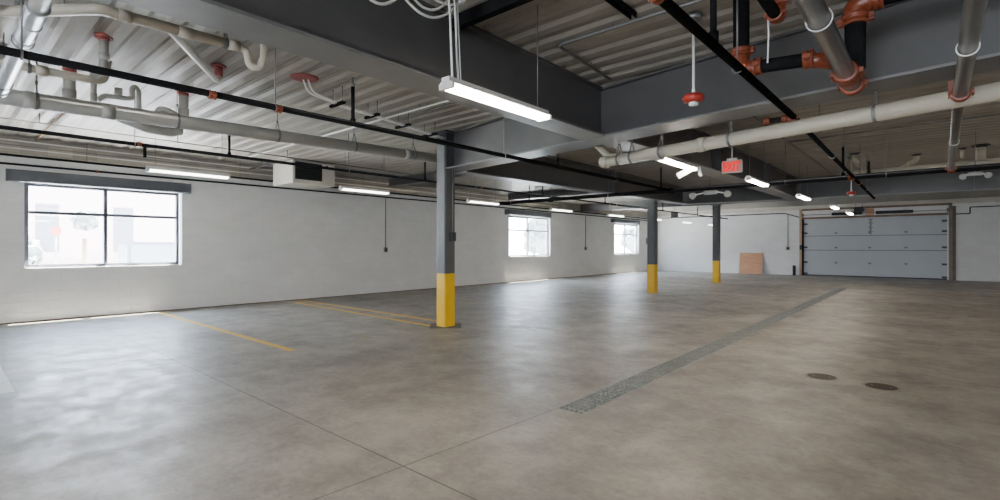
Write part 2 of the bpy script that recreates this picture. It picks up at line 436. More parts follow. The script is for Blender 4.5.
# torsion spring shaft and opener
t = thing('torsion_spring_shaft', 'horizontal spring shaft above the garage door', 'spring shaft', (-2.45, YB-.14, 3.2))
bm = B(); cyl(bm, (OX0+.0, YB-.14, 3.22), (OX1+.0, YB-.14, 3.22), .018, 10); obj('shaft', bm, 'galvd', t)
for x0, x1 in ((-4.02, -2.75), (-2.2, -.78)):
    bm = B(); tube(bm, [(x0+(x1-x0)*k/60, YB-.14, 3.22) for k in range(61)], .07, 12, True, [.07 + .008*(k % 2) for k in range(61)])
    obj('spring', bm, 'rubber', t)
for x in (OX0+.03, OX1-.03):
    bm = B(); cyl(bm, (x-.03, YB-.14, 3.22), (x+.03, YB-.14, 3.22), .09, 16); obj('cable_drum', bm, 'rod', t)
for x in (OX0+.0, OX1): 
    bm = B(); box(bm, x-.01, x+.01, YB-.2, YB-.055, 3.13, 3.3); obj('end_bearing', bm, 'rod', t)
t = thing('spring_anchor_board', 'short plywood board behind the middle of spring shaft', 'board', (-2.45, YB-.03, 2.9))
bm = B(); box(bm, -2.62, -2.28, YB-.052, YB-.016, 2.97+.135, 3.44); obj('board', bm, 'ply', t)
bm = B(); box(bm, -2.5, -2.42, YB-.16, YB-.052, 3.2, 3.24); obj('bracket', bm, 'rod', t)
t = thing('door_opener', 'black motor box above the garage door', 'door opener', (-2.86, YB-.3, 3.27))
bm = B(); box(bm, -3.06, -2.66, YB-.42, YB-.22, 3.27, 3.52); bmesh.ops.bevel(bm, geom=bm.edges[:], offset=.02, segments=2, affect='EDGES'); obj('motor_box', bm, 'rubber', t)
bm = B(); box(bm, -2.66, -2.62, YB-.36, YB-.02, 3.35, 3.45); obj('mount', bm, 'rod', t)
for s_ in (-3.0, -2.72):
    bm = B(); cyl(bm, (s_, YB-.32, 3.5), (s_, YB-.32, ZD+.02), .01, 6); obj('hanger', bm, 'rod', t)
# plywood sheet, post, boxes at the back wall
bm = B(); v = [(-8.5, YB-.24, .0), (-7.29, YB-.24, .0), (-7.29, YB-.03, 1.18), (-8.5, YB-.03, 1.18)]
fs = [bm.verts.new(p) for p in v]; bk = [bm.verts.new((p[0], p[1]+.022, p[2]+.004)) for p in v]
bm.faces.new(fs); bm.faces.new(bk[::-1])
for k in range(4): bm.faces.new((fs[k], bk[k], bk[(k+1) % 4], fs[(k+1) % 4]))
bmesh.ops.recalc_face_normals(bm, faces=bm.faces)
o = obj('plywood_sheet', bm, 'ply'); tag(o, 'square reddish plywood sheet leaning on the back wall', 'board')
t = thing('door_bollard', 'short black post standing left of the garage door', 'post', (-5.72, YB-.2, 0))
bm = B(); tube(bm, [(-5.72, YB-.2, 0), (-5.72, YB-.2, .5), (-5.72, YB-.2, .53)], .075, 16, True, [.075, .075, .05]); obj('post', bm, 'rubber', t)
bm = B(); cyl(bm, (-5.72, YB-.2, 0), (-5.72, YB-.2, .02), .11); obj('base', bm, 'rubber', t)

def wallbox(name, lab, cat, c, size, axis, conduit_to=None, mat='rod'):
    """small electrical box on a wall (axis = outward normal) with an optional conduit"""
    x, y, z = c; w, dep, h = size
    t = thing(name, lab, cat, (x, y, z))
    bm = B(); n = Vector(axis)
    if abs(n.x) > .5: box(bm, min(x, x+n.x*dep), max(x, x+n.x*dep), y-w/2, y+w/2, z, z+h)
    else: box(bm, x-w/2, x+w/2, min(y, y+n.y*dep), max(y, y+n.y*dep), z, z+h)
    bmesh.ops.bevel(bm, geom=bm.edges[:], offset=.008, segments=1, affect='EDGES'); obj('box', bm, mat, t)
    p = Vector((x, y, z)) + n*(dep+.002)
    bm = B()
    if abs(n.x) > .5: box(bm, p.x-.004, p.x+.004, y-w*.3, y+w*.3, z+h*.2, z+h*.8)
    else: box(bm, x-w*.3, x+w*.3, p.y-.004, p.y+.004, z+h*.2, z+h*.8)
    obj('face_plate', bm, 'louver', t)
    if conduit_to is not None:
        q = Vector((x, y, z+h)) + n*.02
        bm = B(); tube(bm, [q, (q.x, q.y, conduit_to)], .013, 8); obj('conduit', bm, 'rod', t)
    return t
wallbox('outlet_box', 'small grey outlet box on left wall before the nearest column', 'outlet', (XW, 9.98, 1.35), (.13, .06, .16), (1, 0, 0), 3.14)
wallbox('outlet_box', 'small grey outlet box on left wall between the two far windows', 'outlet', (XW, 22.58, 1.36), (.13, .06, .16), (1, 0, 0), 3.14)
wallbox('control_box', 'small box on back wall left of the garage door, below a conduit', 'switch', (-6.05, YB, 1.36), (.16, .07, .17), (0, -1, 0), 3.3)
wallbox('control_box', 'dark push-button box on the left timber of garage door', 'switch', (-5.43, YB-.049, 1.38), (.12, .07, .24), (0, -1, 0), None, 'louver')
t = thing('conduit_pipe', 'black stepped conduit on back wall right of the garage door', 'conduit', (1.3, YB-.03, 3.03))
bm = B(); tube(bm, arcs([(.72, YB-.0245, 3.03), (1.19, YB-.0245, 3.03), (1.19, YB-.0245, 3.32), (5.0, YB-.0245, 3.32)], .04), .022, 8); obj('pipe', bm, 'black', t)
t = thing('conduit_pipe', 'black conduit with elbow on back wall left of the garage door', 'conduit', (-6, YB-.03, 3.3))
bm = B(); tube(bm, arcs([(-13.0, YB-.05, 3.36), (-6.2, YB-.05, 3.36), (-5.5, YB-.1, 3.12)], .06), .022, 8); obj('pipe', bm, 'black', t)

# ------------------------------------------------------------------ columns
def column(x, y, ztop, ytop, lab, plate):
    t = thing('steel_column', lab, 'column', (x, y, 0), 'steel columns with yellow bases')
    h = .13
    def tubebox(z0, z1, e=0):
        bm = B(); box(bm, x-h-e, x+h+e, y-h-e, y+h+e, z0, z1)
        bmesh.ops.bevel(bm, geom=[e_ for e_ in bm.edges if abs(e_.verts[0].co.z-e_.verts[1].co.z) > .1], offset=.018, segments=2, affect='EDGES'); return bm
    obj('shaft', tubebox(ytop, ztop), 'steel_col', t)
    obj('painted_base', tubebox(0.004, ytop+.004, .0015), 'yellow', t, 'bright yellow painted lower part')
    bm = B(); box(bm, x-h-.06, x+h+.06, y-h-.06, y+h+.06, ztop, ztop+.03); obj('cap_plate', bm, 'steel', t)
    if plate:
        bm = B()
        c = [(x-.42, y), (x, y-.42), (x+.42, y), (x, y+.42)]
        lo = [bm.verts.new((p[0], p[1], .001)) for p in c]; hi = [bm.verts.new((p[0], p[1], .008)) for p in c]
        bm.faces.new(hi); bm.faces.new(lo[::-1])
        for k in range(4): bm.faces.new((lo[k], lo[(k+1) % 4], hi[(k+1) % 4], hi[k]))
        obj('base_plate', bm, 'plate', t)
    return t
column(-7.09, 6.53, 3.69, 1.01, 'nearest grey steel column with yellow base on a diamond floor plate', True)
column(-7.05, 15.75, 3.03, .94, 'middle grey steel column with yellow base, right of the far windows', False)
column(-7.03, 22.1, 3.29, .93, 'farthest grey steel column with yellow base, left of the plywood sheet', False)
def colbox(y, z, lab):
    x = -6.96
    t = thing('switch_box', lab, 'switch', (x+.03, y, z))
    bm = B(); box(bm, x+.004, x+.07, y-.06, y+.06, z, z+.17); bmesh.ops.bevel(bm, geom=bm.edges[:], offset=.008, segments=1, affect='EDGES'); obj('box', bm, 'louver', t)
    bm = B(); tube(bm, [(x+.03, y, z+.17), (x+.03, y, 3.0)], .012, 8); obj('conduit', bm, 'rod', t)
colbox(6.56, 1.63, 'dark switch box on the side of the nearest column')
t = thing('switch_box', 'dark switch box on left side of the middle column', 'switch', (-7.2, 15.75, 1.6))
bm = B(); box(bm, -7.25, -7.184, 15.66, 15.78, 1.62, 1.82); bmesh.ops.bevel(bm, geom=bm.edges[:], offset=.008, segments=1, affect='EDGES'); obj('box', bm, 'rod', t)
bm = B(); tube(bm, [(-7.205, 15.72, 1.82), (-7.205, 15.72, 3.0)], .012, 8); obj('conduit', bm, 'rod', t)

# ------------------------------------------------------------------ beams
def beam(lab, p0, p1, width, top=ZD-.002, tf=.025, stiff=()):
    t = thing('steel_beam', lab, 'beam', ((p0[0]+p1[0])/2, (p0[1]+p1[1])/2, min(p0[2], p1[2])))
    up = Vector((0, 0, tf)); q0, q1 = Vector(p0)+up, Vector(p1)+up
    bm = B(); ibeam(bm, q0, q1, .06, top-q0.z, top-q1.z, tf); obj('web', bm, 'steel', t)
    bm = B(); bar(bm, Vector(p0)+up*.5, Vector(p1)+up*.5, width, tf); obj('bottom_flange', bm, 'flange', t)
    a, b2 = Vector(p0), Vector(p1); d_ = (b2-a); L = d_.length; d_.normalize(); s = Vector((-d_.y, d_.x, 0)).normalized()
    for k in stiff:
        p = a + d_*k; z0 = p.z+tf; z1 = top-tf
        bm = B()
        for sg in (-1, 1):
            q0 = p + s*sg*.01; q1 = p + s*sg*(width/2-.02 if len(stiff) < 3 else .07)
            lo = [(q0.x, q0.y), (q1.x, q1.y)]
            vs = []
            for (xx, yy) in lo:
                for zz in (z0, z1):
                    for e in (-.006, .006): vs.append(bm.verts.new((xx+d_.x*e, yy+d_.y*e, zz)))
            for f in ((0,1,3,2),(4,6,7,5),(0,2,6,4),(1,5,7,3),(2,3,7,6),(0,4,5,1)): bm.faces.new([vs[i] for i in f])
        bmesh.ops.recalc_face_normals(bm, faces=bm.faces)
        obj('stiffener', bm, 'steel', t)
    return t
def Yb(x): return 6.43 - .136*(x+7.0) + .21         # centre line of the skewed girder
beam('deep grey girder overhead, running from upper left to the ceiling junction', (-3.51, YR, 3.0), (-3.51, Yb(-3.51)-.02, 3.0), .38, stiff=(6.5, 8.0))
beam('deep grey skewed girder crossing overhead from nearest column to upper right', (-6.96, Yb(-6.96), 2.995), (XR, Yb(XR), 2.995), .44, stiff=(3.35,))
beam('dark grey beam running away above the nearest and middle columns', (-7.06, Yb(-7.06)+.25, 2.98), (-7.03, 18.3, 3.1), .36, stiff=(6,))
beam('grey beam behind the red exit sign, running toward the garage door', (-3.42, Yb(-3.42)+.24, 3.0), (-3.38, 18.3, 3.04), .38, stiff=(4, 8))
beam('long dark girder crossing the ceiling in front of the garage door', (-7.2, 18.62, 3.11), (XR, 18.62, 2.98), .36, stiff=(3.9, 8))
for (y, lab, z) in ((9.78, 'shallow bluish beam between nearest column and left wall', 3.46), (15.75, 'shallow beam from left wall to the middle column', 3.44)):
    beam(lab, (XW+.5, y, z), (-7.2, y, z), .2, tf=.015)
beam('shallow grey beam resting over the farthest column', (XW+.02, 22.1, 3.33), (XR, 22.1, 3.33), .2, tf=.015)
t = thing('steel_angle', 'black steel angle under deck at top, right of the cable loops', 'angle', (1, 3.3, 3.6))
bm = B(); box(bm, -3.49, XR, 3.27, 3.275, 3.60, ZD-.002); box(bm, -3.49, XR, 3.275, 3.35, 3.60, 3.606); obj('angle', bm, 'black', t)
t = thing('channel_strut', 'short black slotted strut under deck near top centre', 'strut', (-2.13, 3, 3.66))
bm = B(); box(bm, -2.16, -2.155, 1.0, 4.35, 3.66, ZD-.001); box(bm, -2.105, -2.10, 1.0, 4.35, 3.66, ZD-.001); box(bm, -2.155, -2.105, 1.0, 4.35, ZD-.008, ZD-.001); obj('channel', bm, 'black', t)
for k in range(4):
    bm = B(); cyl(bm, (-2.13, 3.2+.32*k, ZD-.03), (-2.13, 3.2+.32*k, ZD-.002), .012, 6); obj('bolt', bm, 'rod', t)

# ------------------------------------------------------------------ pipes
def coupling(bm, c, axis, r, w=.07, lugs=True):
    c = Vector(c); a = Vector(axis).normalized()
    prof = [(-w/2, r*1.02), (-w/2, r*1.3), (-w/2+w*.22, r*1.34), (-w/2+w*.3, r*1.2), (w/2-w*.3, r*1.2), (w/2-w*.22, r*1.34), (w/2, r*1.3), (w/2, r*1.02)]
    tube(bm, [c+a*(p[0]+i*1e-5) for i, p in enumerate(prof)], r, 20, True, [p[1] for p in prof])
    if lugs:
        s = a.cross(Vector((0, 0, 1)))
        if s.length < .1: s = Vector((1, 0, 0))
        s.normalize(); u = s.cross(a)
        for sg in (-1, 1):
            q = c + s*sg*r*1.42
            bar(bm, q-s*r*.2, q+s*r*.28, w*.75, r*.55, u)
            tube(bm, [q+s*sg*r*.06-u*r*.62, q+s*sg*r*.06+u*r*.62], r*.11, 8)
            tube(bm, [q+s*sg*r*.06+u*r*.36, q+s*sg*r*.06+u*r*.52], r*.2, 6)
def rod(parent, p, top=ZD+.03, r=.006, mat='rod', name='hanger'):
    bm = B(); tube(bm, [p, (p[0], p[1], top)], r, 6); return obj(name, bm, mat, parent)
def clevis(parent, p, axis, r, top=ZD+.03, mat='rod'):
    """rod, forked yoke and strap round a horizontal pipe"""
    bm = B(); p = Vector(p); a = Vector(axis).normalized(); s = a.cross(Vector((0, 0, 1))).normalized(); u = Vector((0, 0, 1))
    n = 20; pts = [p + (s*math.cos(2*PI*k/n)+u*math.sin(2*PI*k/n))*(r+.004) for k in range(n)]
    for k in range(n): bar(bm, pts[k], pts[(k+1) % n], .03, .006, a.cross(pts[(k+1) % n]-pts[k]))
    apex = p+u*(r+.11)
    for sg in (-1, 1): bar(bm, p+s*sg*(r+.004)*.7+u*r*.75, apex+s*sg*.012, .025, .006, a)
    tube(bm, [apex-u*.02, apex+u*.03], .014, 6)
    tube(bm, [apex, (apex.x, apex.y, top)], .006, 6)
    return obj('hanger', bm, mat, parent)
def ringstrap(parent, p, axis, r, mat='rod', top=ZD+.03):
    bm = B(); p = Vector(p); a = Vector(axis).normalized(); s = a.cross(Vector((0, 0, 1))).normalized(); u = Vector((0, 0, 1))
    pts = [p + (s*math.cos(2*PI*k/24)+u*math.sin(2*PI*k/24))*(r+.006) for k in range(25)]
    for k in range(24): bar(bm, pts[k], pts[k+1], .014, .006, a.cross(pts[k+1]-pts[k]))
    tube(bm, [p+u*r, (p.x, p.y, top)], .006, 6)
    return obj('hanger', bm, mat, parent)
def sprig(parent, x, y, z0, z1, r=.018):
    s = B(); tube(s, [(x, y, z0), (x, y, z1-.05)], r, 10); tube(s, [(x, y, z0-.03), (x, y, z0+.04)], r*1.5, 10); o = obj('sprinkler_riser', s, 'black', parent)
    h = B(); tube(h, [(x, y, z1-.06), (x, y, z1-.03), (x, y, z1-.02), (x, y, z1+.04)], r, 10, True, [r*1.25, r*1.25, r*.5, r*.3]); cyl(h, (x, y, z1+.035), (x, y, z1+.04), r*1.4, 12)
    obj('sprinkler_head', h, 'rod', o)

# long black sprinkler line in front of the nearest column
t = thing('sprinkler_pipe', 'long black sprinkler pipe with orange couplings, passing before the nearest column', 'pipe', (-4.9, 4, 2.89), 'black sprinkler pipes')
bm = B(); cyl(bm, (-4.9, -6, 2.885), (-4.9, 12.0, 2.91), .030, 14); obj('pipe', bm, 'black', t)
for y in (-2.6, 1.67, 2.27):
    bm = B(); coupling(bm, (-4.9, y, 2.888), (0, 1, 0), .032, .06); obj('coupling', bm, 'orange', t)
for y in (-3, .43, 2.24, 5.7, 9.2): ringstrap(t, (-4.9, y, 2.89), (0, 1, 0), .03, 'rod')
sprig(t, -4.9, 3.11, 2.91, 3.37, .02); sprig(t, -4.9, 7.13, 2.92, 3.12); sprig(t, -4.9, 11.42, 2.93, 3.45)
# second sprinkler line behind the columns
t = thing('sprinkler_pipe', 'black sprinkler pipe behind the columns, crossing before the unit heater', 'pipe', (-8.5, 10, 2.99), 'black sprinkler pipes')
bm = B(); cyl(bm, (-8.5, -6, 2.95), (-8.5, 28.6, 3.05), .026, 12); obj('pipe', bm, 'black', t)
for y in (1.95, 9.0, 16.0):
    bm = B(); coupling(bm, (-8.5, y, 2.97+.003*y), (0, 1, 0), .027, .055); obj('coupling', bm, 'orange', t)
for y in (-2.8, 1.9, 5.3, 8.8, 12.0, 15.5, 19.0, 22.5, 26.0): ringstrap(t, (-8.5, y, 2.965+.003*y), (0, 1, 0), .026, 'rod')
for y in (-.2, 3.15, 7.21, 11.6, 15.2, 20.0, 24.0): sprig(t, -8.5, y, 2.98+.003*y, 3.46)
bm = B(); tube(bm, [(-8.5, 2.02, 2.96), (-8.5, 2.02, 2.8)], .02, 8); obj('drop', bm, 'black', t)
# black main across the garage
t = thing('sprinkler_main', 'thick black sprinkler main crossing the ceiling below the silver pipe end', 'pipe', (-2, 12, 2.9), 'black sprinkler pipes')
bm = B(); cyl(bm, (-10.5, 12.0, 2.915), (XR, 12.0, 2.895), .052, 16); obj('pipe', bm, 'black', t)
for x in (-8.5, -4.9, -1.25, .22):
    bm = B(); coupling(bm, (x, 12.0, 2.905), (1, 0, 0), .054, .10); obj('coupling', bm, 'orange' if x > -3 else 'black', t)
for x in (-10, -6.6, -2.4, -.7, 2.6, 5): ringstrap(t, (x, 12.0, 2.905), (1, 0, 0), .052, 'rod')
sprig(t, -1.38, 12.0, 2.95, 3.57, .024); sprig(t, -.97, 12.0, 2.95, 3.24, .022); sprig(t, -9.3, 12.0, 2.95, 3.4)
bm = B(); tube(bm, [(-10.5, 12, 2.915), (-10.56, 12, 2.915)], .06, 16); obj('end_cap', bm, 'black', t)
# right branch line
t = thing('sprinkler_pipe', 'slim black sprinkler pipe running away right of the red detector', 'pipe', (-1.2, 7, 2.9), 'black sprinkler pipes')
bm = B(); cyl(bm, (-1.17, -3, 2.9), (-1.13, 6.0, 2.9), .032, 14); cyl(bm, (-1.13, 6.0, 2.9), (-1.30, 17.6, 2.9), .03, 14); obj('pipe', bm, 'black', t)
for y in (2.62, 6.05, 13.2):
    bm = B(); coupling(bm, (-1.15 if y < 7 else -1.24, y, 2.9), (0, 1, 0), .033, .06); obj('coupling', bm, 'orange', t)
bm = B(); tube(bm, [(-1.13, 6.05, 2.9), (-1.36, 6.05, 2.9)], .028, 12); obj('side_branch', bm, 'black', t)
bm = B(); coupling(bm, (-1.22, 6.05, 2.9), (1, 0, 0), .029, .05); coupling(bm, (-1.39, 6.05, 2.9), (1, 0, 0), .03, .06); obj('coupling', bm, 'orange', t)
bm = B(); tube(bm, [(-1.15, 3.55, 2.93), (-1.15, 3.55, 3.45)], .022, 10); tube(bm, [(-1.15, 3.55, 2.92), (-1.15, 3.55, 3.0)], .034, 10); obj('sprinkler_riser', bm, 'black', t)
for y in (1.2, 4.1, 8.2, 10.8, 14.6): ringstrap(t, (-1.15 if y < 7 else -1.22, y, 2.9), (0, 1, 0), .031, 'rod')
bm = B(); tube(bm, [(-1.18, 9.0, 2.9), (-1.18, 9.06, 2.9)], .042, 10); obj('joint', bm, 'rod', t)
t = thing('sprinkler_pipe', 'short black sprinkler pipe with orange elbow at top right', 'pipe', (-.92, 3.5, 3.3), 'black sprinkler pipes')
bm = B(); tube(bm, arcs([(-.92, -2, 3.3), (-.92, 4.36, 3.3), (-.92, 4.36, ZD+.03)], .09), .042, 14); obj('pipe', bm, 'black', t)
bm = B(); coupling(bm, (-.92, 4.26, 3.3), (0, 1, 0), .044, .07); tube(bm, arcs([(-.92, 4.25, 3.3), (-.92, 4.36, 3.3), (-.92, 4.36, 3.42)], .08), .052, 14); coupling(bm, (-.92, 4.36, 3.44), (0, 0, 1), .044, .06); obj('elbow', bm, 'orange', t)

# big silver fire main at upper right with orange fittings
X1 = -.53
t = thing('fire_main', 'big silver pipe at upper right ending in orange grooved fittings', 'pipe', (X1, 3, 2.9))
bm = B(); cyl(bm, (X1, -3, 2.9), (X1, 5.2, 2.9), .063, 28); obj('pipe', bm, 'galvd', t)
bm = B(); coupling(bm, (X1, 4.82, 2.9), (0, 1, 0), .066, .19); obj('coupling', bm, 'orange', t)
bm = B(); coupling(bm, (X1, 5.17, 2.9), (0, 1, 0), .065, .08); obj('end_coupling', bm, 'orange', t)
for y in (3.55, .6): ringstrap(t, (X1, y, 2.9), (0, 1, 0), .064, 'white')
bm = B(); tube(bm, arcs([(X1, 4.62, 2.93), (X1-.14, 4.55, 2.97), (X1-.25, 4.5, 2.98)], .08), .058, 16); obj('tee', bm, 'orange', t)
bm = B(); coupling(bm, (X1-.21, 4.5, 2.98), (1, 0, 0), .056, .07); obj('coupling', bm, 'orange', t)
bm = B(); cyl(bm, (X1-.22, 4.5, 2.98), (-1.13, 4.5, 3.01), .053, 16); obj('branch_pipe', bm, 'black', t)
bm = B(); coupling(bm, (-1.1, 4.5, 3.01), (1, 0, 0), .055, .06); tube(bm, arcs([(-1.08, 4.5, 3.01), (-1.23, 4.5, 3.01), (-1.23, 4.5, 3.17)], .12), .062, 16); coupling(bm, (-1.23, 4.5, 3.16), (0, 0, 1), .06, .06); obj('elbow', bm, 'orange', t)
bm = B(); cyl(bm, (-1.23, 4.5, 3.14), (-1.23, 4.5, ZD+.03), .063, 16); obj('riser', bm, 'black', t)
bm = B(); cyl(bm, (X1+.055, 4.8, 2.92), (X1+.055, 4.8, 3.34), .07, 18); obj('riser', bm, 'black', t)
bm = B(); coupling(bm, (X1+.055, 4.8, 3.31), (0, 0, 1), .072, .08); tube(bm, arcs([(X1+.055, 4.8, 3.3), (X1+.055, 4.8, 3.43), (X1+.2, 4.8, 3.43)], .09), .08, 18); coupling(bm, (X1+.2, 4.8, 3.43), (1, 0, 0), .062, .07); obj('elbow', bm, 'orange', t)
bm = B(); cyl(bm, (X1+.18, 4.8, 3.43), (XR, 4.8, 3.43), .06, 16); obj('upper_pipe', bm, 'black', t)
bm = B(); tube(bm, [(-1.0, 4.35, ZD), (-.99, 4.36, 3.2), (-1.0, 4.37, 2.98)], .006, 6); obj('cord', bm, 'white', t)
bm = B(); tube(bm, [(-1.3, 4.0, ZD), (-1.29, 4.0, 3.22)], .006, 6); obj('cord', bm, 'white', t)
# second silver pipe
X2 = .17
t = thing('fire_main', 'silver pipe near the right edge with a rust-orange ring low down', 'pipe', (X2, 6, 2.9))
bm = B(); cyl(bm, (.145, -3, 2.75), (.155, 5.44, 2.75), .047, 24); obj('pipe', bm, 'galvd', t)
bm = B(); tube(bm, arcs([(.155, 5.42, 2.75), (.156, 5.50, 2.76), (.16, 5.66, 2.91), (.165, 5.8, 2.915)], .08), .044, 18); obj('offset', bm, 'galvd', t)
bm = B(); cyl(bm, (.165, 5.74, 2.912), (.21, 12.0, 2.905), .044, 18); obj('reduced_pipe', bm, 'galvd', t)
bm = B(); coupling(bm, (.155, 5.44, 2.75), (0, 1, 0), .048, .07); bar(bm, (.095, 5.46, 2.78), (.095, 5.46, 2.87), .03, .025); obj('coupling', bm, 'orange', t)
bm = B(); coupling(bm, (.21, 11.82, 2.905), (0, 1, 0), .047, .08); obj('coupling', bm, 'orange', t)
for y in (4.2, 1.5): ringstrap(t, (.152, y, 2.75), (0, 1, 0), .048, 'white')
ringstrap(t, (.19, 8.9, 2.91), (0, 1, 0), .045, 'white')

# big cream drain pipe below the skewed girder
def P10(x): return 6.61 - .222*(x+3.78)
Z10, R10 = 2.78, .077
a10 = Vector((1, -.222, 0)).normalized()
t = thing('drain_pipe', 'long cream drain pipe slanting from upper right behind the lit fixture', 'pipe', (-1, 6.1, 2.7), 'cream drain pipes')
bm = B(); cyl(bm, (-3.74, P10(-3.74), Z10), (XR, P10(XR), Z10), R10, 22); obj('pipe', bm, 'pvc', t)
for x in (-3.68, -2.15, .8):
    bm = B(); tube(bm, [Vector((x, P10(x), Z10))-a10*.05, Vector((x, P10(x), Z10))+a10*.05], R10+.01, 22); obj('hub', bm, 'pvc', t)
bm = B(); tube(bm, arcs([(-3.35, P10(-3.35), Z10+.02), (-3.7, P10(-3.7)+.15, Z10+.1), (-4.0, P10(-3.7)+.25, 3.15), (-4.05, P10(-3.7)+.25, ZD)], .12), .055, 16); obj('wye_branch', bm, 'pvc', t)
for x in (-3.42, -3.2, -2.73, -1.8, -.42, .6, 3): clevis(t, (x, P10(x), Z10), a10, R10+.002)
# cream pipe above the main
t = thing('drain_pipe', 'cream drain pipe lying just above the black main at right', 'pipe', (1, 13, 3.07), 'cream drain pipes')
bm = B(); cyl(bm, (-1.55, 13.0, 3.08), (XR, 13.0, 3.13), .07, 18); obj('pipe', bm, 'pvc', t)
for x in (-1.2, 1.2, 4): clevis(t, (x, 13.0, 3.1), (1, 0, 0), .072)

# drain stubs coming through the deck
def stub(name, lab, x, y, path, r, collar='red', mat='pvc', cr=1.9, group=None):
    t = thing(name, lab, 'pipe', (x, y, path[-1][2]), group)
    bm = B(); tube(bm, arcs(path, r*2.2), r, 14); obj('pipe', bm, mat, t)
    if len(path) > 2:
        q = Vector(path[1]); bm = B(); tube(bm, [Vector(path[0]).lerp(q, .55), Vector(path[0]).lerp(q, .75)], r*1.2, 14); obj('hub', bm, mat, t)
        bm = B(); tube(bm, [q.lerp(Vector(path[2]), .35), q.lerp(Vector(path[2]), .5)], r*1.2, 14); obj('hub', bm, mat, t)
    bm = B(); tube(bm, [(x, y, ZD-.012), (x, y, ZD+.024)], r*cr, 18); tube(bm, [(x, y, ZD-.04), (x, y, ZD-.01)], r*1.25, 14); obj('collar', bm, collar, t)
    return t
stub('drain_stub', 'cream drain elbow under deck with dark collar, above the black main at right', -1.42, 14.3, [(-1.42, 14.3, ZD), (-1.42, 14.3, 3.55), (-1.3, 14.9, 3.42)], .055, 'louver')
stub('drain_stub', 'cream slanted drain elbow with dark collar, left of the far silver pipe', -.33, 15.4, [(-.33, 15.4, ZD), (-.33, 15.4, 3.58), (-.62, 15.6, 3.44), (-.95, 15.8, 3.34)], .055, 'louver')
stub('drain_stub', 'short cream drain stub at right edge beyond the silver pipe', .75, 15.0, [(.75, 15.0, ZD), (.75, 15.0, 3.42)], .085, 'louver')
stub('drain_stub', 'small capped drain stub left of the short one at right edge', .46, 15.1, [(.46, 15.1, ZD), (.46, 15.1, 3.5)], .04, 'louver')

# upper left: spiral duct and cream pipes
t = thing('spiral_duct', 'shiny spiral metal duct at top left corner', 'duct', (-9, .48, 3.1))
bm = B(); n = 180; x0 = -4.74; DZ, DY = 3.2, .50
tube(bm, [(x0-(2.75*k/n), DY, DZ) for k in range(n+1)], .062, 24, True, [.062+(.003 if (k % 15) == 0 else 0) for k in range(n+1)]); obj('duct', bm, 'galv', t)
bm = B(); tube(bm, arcs([(-7.45, DY, DZ), (-7.66, DY, DZ), (-7.66, DY, ZD+.03)], .12), .066, 20); obj('elbow', bm, 'galv', t)
for x in (-4.72, -5.1, -5.5):
    bm = B(); tube(bm, [(x, DY, DZ), (x-.03, DY, DZ)], .068, 24); obj('joint_band', bm, 'galv', t)
bm = B(); cyl(bm, (x0+.8, DY, DZ), (x0-.02, DY, DZ), .056, 24); obj('grey_section', bm, 'pvcg', t)
for x in (-5.6, -7.2): ringstrap(t, (x, DY, DZ), (1, 0, 0), .064, 'rod')
t = thing('drain_pipe', 'cream drain pipe at top left bending along the deep girder', 'pipe', (-5, 1, 3.3), 'cream drain pipes')
zp = 3.4
main = arcs([(-4.4, -.4, zp+.02), (-5.64, .36, zp), (-4.97, .88, zp), (-4.95, 1.9, zp+.01)], .07)
bm = B(); tube(bm, main, .044, 18); obj('pipe', bm, 'pvcl', t)
for (p, q) in (((-4.965, 1.0, zp), (-4.962, 1.09, zp)), ((-4.958, 1.42, zp+.003), (-4.957, 1.54, zp+.003)), ((-4.95, 1.82, zp+.01), (-4.95, 1.92, zp+.01))):
    bm = B(); tube(bm, [p, q], .049, 18); obj('hub', bm, 'pvcl', t)
bm = B(); tube(bm, arcs([(-4.95, 1.9, zp+.01), (-4.95, 1.99, zp), (-4.95, 2.01, zp-.14), (-4.94, 2.10, zp-.15), (-4.93, 2.14, zp-.04), (-4.93, 2.15, ZD)], .08), .032, 14); obj('trap', bm, 'pvcl', t)
bm = B(); tube(bm, arcs([(-4.96, 1.35, zp), (-5.15, 1.47, zp+.01), (-6.5, 2.26, 3.53), (-6.56, 2.305, 3.56), (-6.56, 2.31, ZD)], .05), .034, 14); obj('branch', bm, 'white', t)
bm = B(); tube(bm, [(-6.56, 2.31, ZD-.012), (-6.56, 2.31, ZD+.004)], .085, 18); tube(bm, [(-6.56, 2.31, ZD-.13), (-6.56, 2.31, ZD-.01)], .045, 14); obj('collar', bm, 'red', t)
clevis(t, (-4.952, 1.80, zp+.008), (0, 1, 0), .046); rod(t, (-5.2, .70, zp+.05))
t = thing('drain_pipe', 'pale pipe passing behind the black sprinkler pipe below the duct', 'pipe', (-7, 1, 3.3), 'cream drain pipes')
bm = B(); tube(bm, arcs([(-7.3, -2, 3.40), (-7.3, 1.22, 3.44), (-7.34, 1.34, 3.47), (-7.36, 1.38, ZD)], .1), .045, 14); obj('pipe', bm, 'pvcl', t)
bm = B(); tube(bm, [(-7.3, .75, 3.431), (-7.3, .85, 3.432)], .055, 14); obj('hub', bm, 'pvcl', t)
clevis(t, (-7.3, .7, 3.43), (0, 1, 0), .047)

